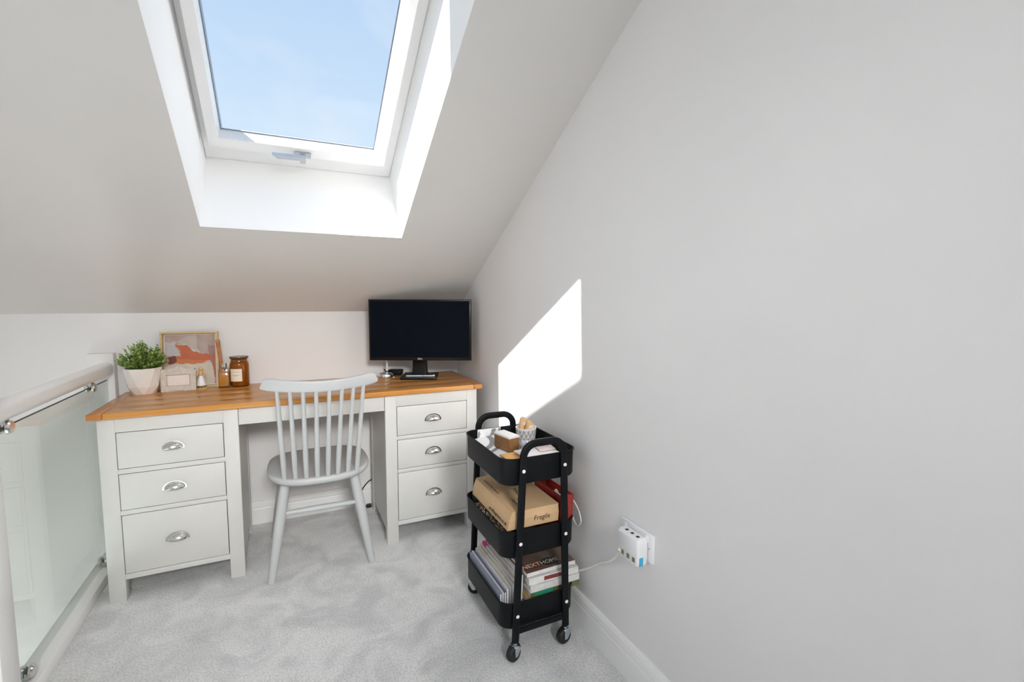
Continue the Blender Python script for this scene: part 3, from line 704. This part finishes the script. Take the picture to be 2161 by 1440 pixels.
# ================================================================== TROLLEY
TX, TY = -0.1975, -1.269
tr = thing('utility_trolley', 'black metal three tier trolley on castors against the right wall', 'trolley', (TX, TY, 0))
TW, TL = 0.1435, 0.190
def tray(z0, z1):
    bm = NB()
    def lp(i, z, r): return [(x, y, z) for x, y in rrect(-TW+i, TW-i, -TL+i, TL-i, r, 7)]
    loft(bm, [lp(.010, z0, .040), lp(.004, z0+.003, .044), lp(.001, z0+.010, .046), lp(0, z1-.004, .047), lp(-.003, z1-.003, .050), lp(-.003, z1, .050), lp(.0015, z1, .046), lp(.003, z1-.006, .044), lp(.005, z0+.012, .042), lp(.012, z0+.004, .038)])
    return soft(obj('tray', bm, 'black', tr), 40)
TZ = ((.595, .690), (.345, .440), (.095, .190))
for z0, z1 in TZ: tray(z0, z1)
def leg_x(side, z):
    t = (z-.06)/(.65-.06)
    return (-.106+.023*t*1.0)*1.0*(-side) if False else side*(.0985-(.0985-.0785)*t)
for fy in (-1.471, -1.067):
    pts = []
    for z in (.062, .20, .35, .50, .62, .675): pts.append((leg_x(-1, z)-.006*(1-z/.7), fy-TY, z))
    for k in range(1, 9):
        a = PI-(PI/2)*k/8; pts.append((-.0775+.048+.048*math.cos(a), fy-TY, .690+.048*math.sin(a)))
    for k in range(0, 8):
        a = PI/2-(PI/2)*k/8; pts.append((.0775-.048+.048*math.cos(a), fy-TY, .690+.048*math.sin(a)))
    for z in (.675, .62, .50, .35, .20, .062): pts.append((leg_x(1, z)-.006*(1-z/.7), fy-TY, z))
    bm = NB(); tube(bm, pts, 1, 16, flat=(.007, .0125, (0, 1, 0))); soft(obj('leg_frame', bm, 'black', tr), 50)
    bm = NB(); tube(bm, [(-.100, fy-TY, .098), (.094, fy-TY, .098)], 1, 12, flat=(.004, .011, (0, 1, 0))); soft(obj('cross_bar', bm, 'black', tr), 50)
    out = -1 if fy < TY else 1
    for z in (.650, .404, .154):
        for s in (-1, 1):
            bm = NB(); lathe(bm, [(.0062, 0), (.0060, .0014), (.0045, .0028), (.0018, .0030), (.0014, .0022), (.0003, .0022)], 16)
            soft(obj('screw', bm, 'whiteplastic' if out < 0 else 'zinc', tr, loc=(leg_x(s, z)-.004*(1-z/.7), fy-TY+out*.0072, z), rot=(PI/2*(-out)*(-1) if False else (PI/2 if out < 0 else -PI/2), 0, 0)), 40)
    for s, turn in ((-1, 0.35 if fy < TY else 2.6), (1, 0.15 if fy < TY else 2.2)):
        lxp = leg_x(s, .06)-.006; ca = obj('castor', lathe(NB(), [(.0075, .052), (.0075, .059), (.0055, .060), (.0055, .066)], 14), 'zinc', tr, loc=(lxp, fy-TY, 0), rot=(0, 0, turn))
        bm = NB(); lathe(bm, [(.012, .045), (.0175, .047), (.0180, .051), (.0130, .055), (.006, .056)], 20); soft(obj('swivel_cup', bm, 'zinc', ca), 40)
        for q in (-1, 1):
            bm = NB(); ol = [(-.015, .048), (.015, .048), (.000, .022), (-.007, .019), (-.014, .022)]
            loft(bm, [[(x, q*.0145, z) for x, z in ol], [(x, q*.0158, z) for x, z in ol]]); obj('fork_plate', bm, 'zinc', ca)
        bm = NB(); lathe(bm, [(.010, -.012), (.023, -.012), (.0265, -.009), (.0275, -.003), (.0275, .003), (.0265, .009), (.023, .012), (.010, .012)], 26)
        soft(obj('wheel', bm, 'rubber', ca, loc=(-.008, 0, .0277), rot=(PI/2, 0, 0)), 40)
        if fy > TY:
            bm = NB(); box(bm, -.040, -.026, -.018, .018, .012, .016, .001); obj('brake_pedal', bm, 'zinc', ca)

# ---- top tray
tile = thing('patterned_tile', 'flat square tile with grey and white arabesque pattern in the top tray', 'tile', (-0.262, -1.208, 0.655), rot=(0.02, -0.05, 0.10))
boxo('slab', (-.058, .062, -.120, .105, -.006, .006), 'whiteplastic', tile, 0.001)
def arab(u, v):
    g, wt = (0.27, 0.27, 0.28), (0.86, 0.86, 0.87)
    x, y = u*1.0, v*1.75
    r = math.hypot(x+.35, y-1.75); c = wt
    if .96 < r < 1.14 or 1.26 < r < 1.40: c = g
    th = math.atan2(1.75-y, x+.35)
    if r < .90:
        k = (math.cos(4*th)+1)/2
        if .30+.25*k < r < .58+.28*k*math.sin(6*r+1): c = g
        if r < .18: c = g
    if r > 1.40 and (x-.9)**2+(y-.15)**2 < .05: c = g
    return c
paint('pattern', .118, .222, 60, 112, arab, tile, loc=(-.057, -.1185, .0063), rot=(-PI/2, 0, 0))
# paint() faces -y; rotated so that it faces up
t2 = thing('sample_card', 'white and grey patterned card standing at the back of the top tray', 'card', (-0.242, -1.096, 0.633), rot=(0.10, 0, 0.02))
boxo('card', (-.05, .05, -.002, .002, -.035, .062), 'paper', t2)
paint('pattern', .098, .095, 30, 30, lambda u, v: arab(u, .35+.6*v), t2, loc=(-.049, -.0024, -.034))
cb = thing('candle_box', 'small brown wooden box with white lid on the patterned tile', 'box', (-0.243, -1.270, 0.663), 0.22)
boxo('body', (-.0225, .0225, -.046, .046, 0, .048), 'brownbox', cb, 0.001)
boxo('lid', (-.0235, .0235, -.047, .047, .048, .056), 'paper', cb, 0.001)
cp = thing('patterned_cup', 'white cup with grey lattice pattern in the top tray', 'cup', (-0.122, -1.190, 0.602))
bm = NB(); col = bm.loops.layers.float_color.new('Col'); SG, NV = 96, 30; prof = [(.031+.010*j/NV, .108*j/NV) for j in range(NV+1)]
rows = loft(bm, [[(r*math.cos(2*PI*i/SG), r*math.sin(2*PI*i/SG), z) for i in range(SG)] for r, z in prof], cap1=False)
for f in bm.faces:
    for l_ in f.loops:
        co_ = l_.vert.co; th = math.atan2(co_.y, co_.x); z = co_.z/.108
        a = th*7/PI; q1 = abs(((a+z*3.4) % 1)-.5); q2 = abs(((a-z*3.4) % 1)-.5); q3 = abs(((z*8) % 1)-.5)+abs(((a*2) % 1)-.5)
        wt = q1 < .10 or q2 < .10 or q3 < .22 or z > .95
        l_[col] = (0.80, 0.79, 0.78, 1) if wt else (0.36, 0.35, 0.35, 1)
loft(bm, [[(r*math.cos(2*PI*i/SG), r*math.sin(2*PI*i/SG), z) for i in range(SG)] for r, z in ((.041, .108), (.0385, .108), (.030, .010), (.001, .009))], cap0=False, cap1=False)
for f in bm.faces:
    for l_ in f.loops:
        if l_[col][0] == 0 and l_[col][1] == 0: l_[col] = (.8, .8, .8, 1)
me = bpy.data.meshes.new('cup_wall'); bmesh.ops.remove_doubles(bm, verts=bm.verts, dist=1e-6); bm.to_mesh(me); bm.free(); soft(obj('cup_wall', me, 'print', cp), 40)
for k, (dx, dy, az, tl, zt) in enumerate(((-.006, .008, 0.3, .03, .138), (.008, -.012, 0.15, .08, .130))):
    w_ = thing('wooden_wedge', ('pale wooden wedge standing tallest in the patterned cup', 'rounded pale wooden wedge leaning at the front of the patterned cup')[k], 'wooden piece', (-0.122+dx, -1.190+dy, 0.612), rot=(tl, -.05, az), group='wooden wedges in the cup')
    ol = [(-.017, 0), (.017, 0), (.020, .6*zt), (.016, .9*zt), (.002, zt), (-.010, .96*zt), (-.020, .7*zt)]
    bm = NB(); loft(bm, [[(x, y, z) for x, z in [(a_*s, b_) for a_, b_ in ol]] for y, s in ((-.009, .85), (-.006, 1), (.006, 1), (.009, .85))]); soft(obj('wedge_body', bm, 'cork', w_), 50)
    boxo('end_face', (-.010, .010, -.0005, .0005, -.006, .006), 'card', w_, loc=(.002, -.0092, zt*.82))
pk = thing('floral_packet', 'small blue and white packet with red flowers behind the trolley handle', 'packet', (-0.180, -1.338, 0.662), rot=(0.25, 0.1, -0.25))
boxo('carton', (-.034, .040, -.014, .014, 0, .036), 'paper', pk, 0.001)
def flor(u, v):
    for x, y, r in ((.15, .25, .12), (.55, .45, .10), (.85, .25, .11), (.35, .8, .09), (.75, .85, .10)):
        if (x-u)**2+((y-v)*.5)**2 < r*r*.5: return (0.62, 0.03, 0.06)
    return (0.30, 0.38, 0.52) if u < .25 else (0.78, 0.72, 0.74)
paint('floral_print', .074, .036, 36, 18, flor, pk, loc=(-.034, -.0143, 0))
paint('floral_top', .074, .028, 36, 14, flor, pk, loc=(-.034, -.014, .0364), rot=(-PI/2, 0, 0))
for nm, lb, m_, d, z, rz in (('folder', 'orange card folder at the front of the top tray', mat('orange_card', (0.74, 0.40, 0.14), .6), (-.100, .03, -.045, .05), .672, 0.05),
                             ('envelope', 'white envelope lying on the orange folder in the top tray', 'paper', (-.050, .085, -.048, .040), .681, 0.05),
                             ('notecard', 'pale pink notecard lying over the white envelope', mat('pink_paper', (0.76, 0.62, 0.60), .6), (.025, .085, -.012, .050), .687, -0.12)):
    p_ = thing(nm, lb, 'paper', (-0.205, -1.398, z), rot=(.02, -.01, rz))
    boxo('sheet', (d[0], d[1], d[2], d[3], -.002, .002), m_, p_, 0.0008)
    boxo('flap', (d[0]+.006, d[1]-.006, d[3]-.03, d[3]-.004, .002, .0026), m_, p_)
bk = thing('thin_book', 'thin dark covered book under the patterned tile', 'book', (-0.225, -1.30, 0.6425), rot=(0, -.03, 0.12))
boxo('cover', (-.085, .075, -.055, .055, -.004, .004), mat('dark_green_cover', (0.05, 0.06, 0.055), .5), bk, 0.0008)
boxo('pages', (-.083, .077, -.053, .053, -.0028, .0028), 'paper', bk)

# ---- middle tray
def box_text(p, body, size, loc, rot, shear=0, sx=1.0): return text('printed_text', body, size, 'blackink', p, loc, rot, .00015, shear, sx=sx)
kb = thing('cardboard_box', 'shallow brown cardboard box marked Fragile on the middle tray', 'box', (-0.215, -1.280, 0.4425), rot=(0.0, 0.0, -0.01))
KX0, KX1, KY0, KY1, KH = -.098, .090, -.172, .170, .060
bm = NB()
loft(bm, [[(KX0-.006, KY0+.004, 0), (KX1, KY0+.004, 0), (KX1, KY1, 0), (KX0-.006, KY1, 0)], [(KX0, KY0, KH*.55), (KX1, KY0, KH*.55), (KX1, KY1, KH*.55), (KX0, KY1, KH*.55)],
          [(KX0+.010, KY0+.004, KH), (KX1, KY0+.004, KH), (KX1, KY1, KH), (KX0+.010, KY1, KH)]])
obj('carton', bm, 'kraft', kb)
boxo('lid_flap', (KX0+.012, KX1+.0005, KY0+.002, KY1, KH, KH+.0022), 'kraft', kb, 0.0006)
box_text(kb, 'Fragile', .024, (.024, KY0-.0002, KH*.45), (PI/2-.06, 0, 0), .12, 1.0)
box_text(kb, 'prodbagstore.co.uk', .0185, (KX0-.0042, -.080, KH*.28), (PI/2-.18, 0, -PI/2), .1, 1.05)
box_text(kb, 'for home & office stationery', .0125, (KX0+.030, .06, KH+.0024), (0, 0, -PI/2), .1, 1.0)
box_text(kb, 'MAZI', .030, (.000, -.020, KH+.0024), (0, 0, -PI/2), .1, 1.0)
box_text(kb, 'Pretend\nSupreme', .017, (-.035, -.105, KH+.0024), (0, 0, -PI/2), .1, 1.0)
rb = thing('red_box', 'narrow open red box beside the cardboard box', 'box', (-0.090, -1.335, 0.352), rot=(0, 0.06, 0.02))
RX, RY, RH = .027, .095, .165
for nm, d in (('side_wall', (-RX, -RX+.002, -RY, RY, 0, RH)), ('side_wall', (RX-.002, RX, -RY, RY, 0, RH)), ('end_wall', (-RX, RX, -RY, -RY+.002, 0, RH)), ('end_wall', (-RX, RX, RY-.002, RY, 0, RH)), ('bottom', (-RX, RX, -RY, RY, 0, .002))):
    boxo(nm, d, 'red', rb)
boxo('inner_panel', (-RX+.002, RX-.002, -RY+.004, RY-.03, .13, .132), 'red', rb)
wc = thing('white_tag', 'white folded card with ribbon knot inside the red box', 'tag', (-0.083, -1.365, 0.4865), rot=(0, -.1, 0.05))
boxo('card', (-.019, .019, -.05, .045, 0, .003), 'paper', wc)
bm = NB(); tube(bm, smooth_path([(-.004, 0, .003), (-.006, .006, .016), (.004, .008, .024), (.006, 0, .014), (0, -.002, .004)], 16), .0028, 8); soft(obj('ribbon_knot', bm, 'card', wc))
lp_ = thing('cord_loop', 'thin white cord loop hanging from the red box by the wall', 'cord', (-0.030, -1.40, 0.46))
bm = NB(); pts = smooth_path([(-.032, .010, .048), (-.012, .026, .025), (-.004, .022, -.020), (0, -.002, -.058), (-.002, -.030, -.066), (-.002, -.050, -.040), (-.004, -.036, -.004), (-.012, -.008, .026), (-.032, .006, .047)], 64)
tube(bm, pts, .0023, 8); soft(obj('cord_strand', bm, 'cord', lp_))
sh = thing('packing_filler', 'brown and white crinkled packing filler under the cardboard box', 'packing', (-0.320, -1.29, 0.40))
boxo('filler_pad', (-.006, .045, -.13, .12, -.045, .030), 'hole', sh, 0.002)
bm = NB(); col = bm.loops.layers.float_color.new('Col'); rnd = random.Random(5)
for k in range(420):
    p = Vector((rnd.uniform(-.010, .022), rnd.uniform(-.130, .120), rnd.uniform(.018, .036))); d = Vector((rnd.uniform(-1, 1), rnd.uniform(-1, 1), rnd.uniform(-.6, .8))).normalized()
    c = rnd.choice([(0.45, 0.30, 0.17), (0.70, 0.66, 0.60), (0.12, 0.08, 0.05), (0.55, 0.42, 0.30)])
    leaf(bm, p, d, Vector((.1, .2, 1)), .012, .0022, c)
me = bpy.data.meshes.new('shreds'); bm.to_mesh(me); bm.free(); s_ = obj('shreds', me, 'leaf', sh); s_['kind'] = 'stuff'
bp_ = thing('black_pouch', 'soft black pouch tucked at the back left of the middle tray', 'pouch', (-0.300, -1.120, 0.352), 0.1)
bm = NB(); lathe(bm, [(.012, 0), (.020, .01), (.022, .05), (.018, .085), (.008, .092)], 20, sx=1.0, sy=1.5); soft(obj('pouch_body', bm, 'rubber', bp_), 60)
bm = NB(); lathe(bm, [(.0085, .090), (.010, .094), (.0085, .098)], 16, sx=1.0, sy=1.5); soft(obj('drawstring', bm, 'rubber', bp_), 60)

# ---- bottom tray: magazines
def magazine(label, loc, rot, w, l, t, cover, spine=None, group=None, marks=()):
    m_ = thing('magazine', label, 'magazine', loc, rot=rot, group=group)
    cv = mat('cover', cover, .3, var=.12, scale=25); pg = 'paper'
    boxo('pages', (-w/2+.001, w/2-.001, -l/2+.001, l/2, .0008, t-.0008), pg, m_)
    boxo('cover', (-w/2, w/2, -l/2, l/2, t-.0008, t), cv, m_)
    boxo('back_cover', (-w/2, w/2, -l/2, l/2, 0, .0008), cv, m_)
    boxo('spine', (-w/2, w/2, -l/2-.0006, -l/2+.0008, 0, t), mat('spine', spine or cover, .35, var=.1, scale=40), m_)
    for x0, x1, c in marks:
        boxo('spine_print', (x0, x1, -l/2-.0009, -l/2-.0006, t*.2, t*.8), mat('spine_print', c, .4), m_)
    return m_
# flat stack, spines towards the camera
stack = [
 ('white magazine with dark blue spine band at the bottom of the stack', .010, (0.72, 0.71, 0.70), (0.74, 0.74, 0.74), ((-.02, .06, (0.02, 0.05, 0.12)), (-.03, .0, (0.08, 0.24, 0.45)))),
 ('cream magazine second from the bottom of the stack', .012, (0.66, 0.60, 0.52), (0.70, 0.66, 0.60), ((-.07, .03, (0.35, 0.28, 0.25)),)),
 ('pale blue magazine third from the bottom of the stack', .009, (0.55, 0.58, 0.60), (0.62, 0.62, 0.60), ()),
 ('magazine with orange striped spine in the middle of the stack', .009, (0.62, 0.34, 0.12), (0.70, 0.42, 0.18), ()),
 ('magazine with bright green spine lettering in the stack', .013, (0.10, 0.16, 0.06), (0.16, 0.17, 0.06), ((-.085, -.01, (0.03, 0.35, 0.20)),)),
 ('thick white magazine below the dark red lettered spine', .014, (0.74, 0.73, 0.70), (0.76, 0.75, 0.72), ()),
 ('white magazine with dark red spine lettering near the top', .014, (0.70, 0.68, 0.66), (0.78, 0.76, 0.74), ((-.04, .05, (0.25, 0.05, 0.05)),)),
]
z = .1005; rnd = random.Random(11); KT = 1.72
offs = [(0, 0), (.004, .004), (-.004, .0), (.006, -.004), (.010, .002), (.004, -.002), (.006, .004)]
for (lb, t, cv, spn, mk), (dx, dy) in zip(stack, offs):
    t *= KT
    magazine(lb, ((-0.155 if z < .17 else -0.130)+dx*.5, -1.293+dy, z), (0, 0, rnd.uniform(-.03, .03)), .165 if z < .17 else .200, .285, t, cv, spn, 'magazines stacked on the bottom tray', mk); z += t+.0004
z += .003
nh = magazine('brown homeware catalogue titled NEXT HOME on top of the stack', (-0.136, -1.285, z), (0.012, 0, 0.02), .200, .270, .014, (0.17, 0.11, 0.085), (0.80, 0.78, 0.75), 'magazines stacked on the bottom tray')
boxo('title_band', (-.099, -.026, -.118, -.080, .0141, .0143), mat('rust_ink', (0.22, 0.06, 0.02), .4), nh)
bm = NB(); lathe(bm, [(.036, .0141), (.036, .0143)], 32, c=(.012, -.099, 0), sy=.66); obj('title_disc', bm, mat('charcoal_ink', (0.03, 0.032, 0.033), .4), nh)
text('title_text', 'NEXT', .031, 'whiteink', nh, (-.064, -.099, .0145), (0, 0, 0), .0001, sx=.92)
text('title_text', 'HOME', .029, 'label', nh, (.012, -.099, .0145), (0, 0, 0), .0001, sx=.92)
mg = magazine('grey photo covered magazine leaning behind the brown catalogue', (-0.135, -1.215, z+.045), (0.25, 0, -0.06), .190, .16, .008, (0.13, 0.125, 0.115), (0.62, 0.6, 0.56), None)
# upright magazines along the left side
upr = [
 ('slim blue grey folder standing nearest the tray side', -0.3285, 0.104, .006, (0.30, 0.33, 0.42), 0.03),
 ('white booklet standing second from the tray side', -0.3205, 0.108, .005, (0.74, 0.74, 0.80), 0.05),
 ('dark slate booklet standing third from the tray side', -0.3125, 0.106, .006, (0.16, 0.17, 0.22), 0.06),
 ('lavender white magazine standing in the middle of the row', -0.303, 0.116, .008, (0.66, 0.65, 0.74), 0.08),
 ('cream magazine standing in the row of upright magazines', -0.293, 0.124, .008, (0.70, 0.66, 0.52), 0.10),
 ('white thin magazine leaning beside the cream one', -0.2835, 0.13, .007, (0.74, 0.72, 0.70), 0.13),
 ('white magazine with a pink spine tip', -0.274, 0.138, .009, (0.74, 0.70, 0.66), 0.15),
 ('white magazine with red corner lettering', -0.2635, 0.144, .008, (0.76, 0.72, 0.68), 0.16),
 ('tall white magazine with green spine end nearest the stack', -0.2525, 0.152, .010, (0.72, 0.71, 0.66), 0.17),
]
for k, (lb, x, h_, t, cv, lean) in enumerate(upr):
    m_ = thing('magazine', lb, 'magazine', (x-.0, -1.262, .100), rot=(0, lean*.12, 0), group='magazines standing on the bottom tray')
    ln_ = .150
    cvm = mat('cover', cv, .35, var=.06, scale=30)
    boxo('pages', (-t/2+.0006, t/2-.0006, -ln_, ln_, .001, h_-.0012), 'paper', m_)
    boxo('cover', (-t/2, -t/2+.0006, -ln_, ln_, 0, h_), cvm, m_); boxo('back_cover', (t/2-.0006, t/2, -ln_, ln_, 0, h_), cvm, m_)
    boxo('spine', (-t/2, t/2, -ln_, ln_, h_-.0012, h_), cvm, m_)
    if k == 6: boxo('spine_tip', (-t/2-.0002, t/2+.0002, ln_-.04, ln_+.0004, h_-.02, h_+.0003), mat('pink_ink', (0.65, 0.03, 0.25), .4), m_)
    if k == 7: boxo('spine_tip', (-t/2-.0002, t/2+.0002, ln_-.05, ln_-.01, h_-.003, h_+.0003), mat('red_ink', (0.45, 0.03, 0.03), .4), m_)
    if k == 8:
        boxo('spine_tip', (-t/2-.0002, t/2+.0002, ln_-.05, ln_+.0004, h_-.02, h_-.002), mat('green_ink', (0.05, 0.35, 0.22), .4), m_)
        boxo('spine_print', (-t/2-.0002, t/2+.0002, -ln_+.01, -ln_+.03, h_-.003, h_+.0003), mat('rust_ink', (0.5, 0.12, 0.05), .4), m_)

# ================================================================== SOCKET, ADAPTER, CABLES
sk = thing('wall_socket', 'white double wall socket plate low on the right wall', 'socket', (0, -1.718, 0.4735))
boxo('faceplate', (-.010, 0, -.073, .073, -.043, .043), 'whiteplastic', sk, 0.002)
for dy in (-.05, .05): boxo('switch', (-.0135, -.009, dy-.006, dy+.006, .018, .034), 'whiteplastic', sk, 0.001)
for dy in (-.060, .060):
    bm = NB(); lathe(bm, [(.003, 0), (.003, .0008), (.0005, .001)], 12); obj('screw', bm, 'zinc', sk, loc=(-.010, dy, 0), rot=(0, -PI/2, 0))
ad = thing('plug_adapter', 'white multi plug adapter with USB ports and blue sticker', 'adapter', (-0.0135, -1.7245, 0.462))
bm = NB()
loops = []
for x, s in ((0, .97), (-.004, 1.0), (-.026, 1.0), (-.033, .97), (-.036, .90)):
    loops.append([(x, y, z) for y, z in rrect(-.050*s, .050*s, -.044*s, .042*s, .012*s, 4)])
loft(bm, loops); soft(obj('body', bm, 'whiteplastic', ad), 45)
boxo('top_cap', (-.031, -.003, -.046, .046, .034, .0435), 'whiteplastic', ad, 0.004, 3)
for k in range(3):
    y = .020-.025*k
    boxo('pin_hole', (-.026, -.016, y-.005, y+.005, .0432, .0441), 'hole', ad, 0.0003)
    boxo('usb_port', (-.0368, -.0350, y-.007, y+.005, -.031, -.017), mat('usb_olive', (0.20, 0.19, 0.08), .5), ad)
boxo('sticker', (-.030, -.016, -.0506, -.0498, -.038, -.012), 'cyan', ad)
bm = NB()
pts = smooth_path([(-.0505, -1.690, .437), (-.040, -1.672, .415), (-.032, -1.640, .378), (-.026, -1.600, .345), (-.022, -1.550, .312), (-.022, -1.500, .272), (-.026, -1.450, .235), (-.030, -1.400, .205), (-.038, -1.36, .196)], 64)
cb_o = thing('charging_cable', 'white cable running from the plug adapter to the trolley', 'cable', (-.03, -1.52, .30))
tube(bm, [p-Vector((-.03, -1.52, .30)) for p in pts], .0036, 10); soft(obj('cable_lead', bm, 'cord', cb_o))
bm = NB(); tube(bm, [(-.0505+.03, -1.690+1.52, .437-.30), (-.0465+.03, -1.690+1.52, .437-.30)], .0060, 12); obj('cable_plug', bm, 'whiteplastic', cb_o)
bc = thing('black_cable', 'black cable curling on the floor behind the chair under the desk', 'cable', (-0.605, -0.06, 0))
bm = NB(); tube(bm, smooth_path([(.075, .022, .160), (.045, .018, .150), (.008, .012, .110), (-.004, .006, .060), (.004, -.002, .020), (.035, .005, .006)], 40), .0032, 10); soft(obj('cable_lead', bm, 'rubber', bc))
bm = NB(); box(bm, .028, .055, -.006, .018, 0, .018, .003); obj('cable_plug', bm, 'rubber', bc)
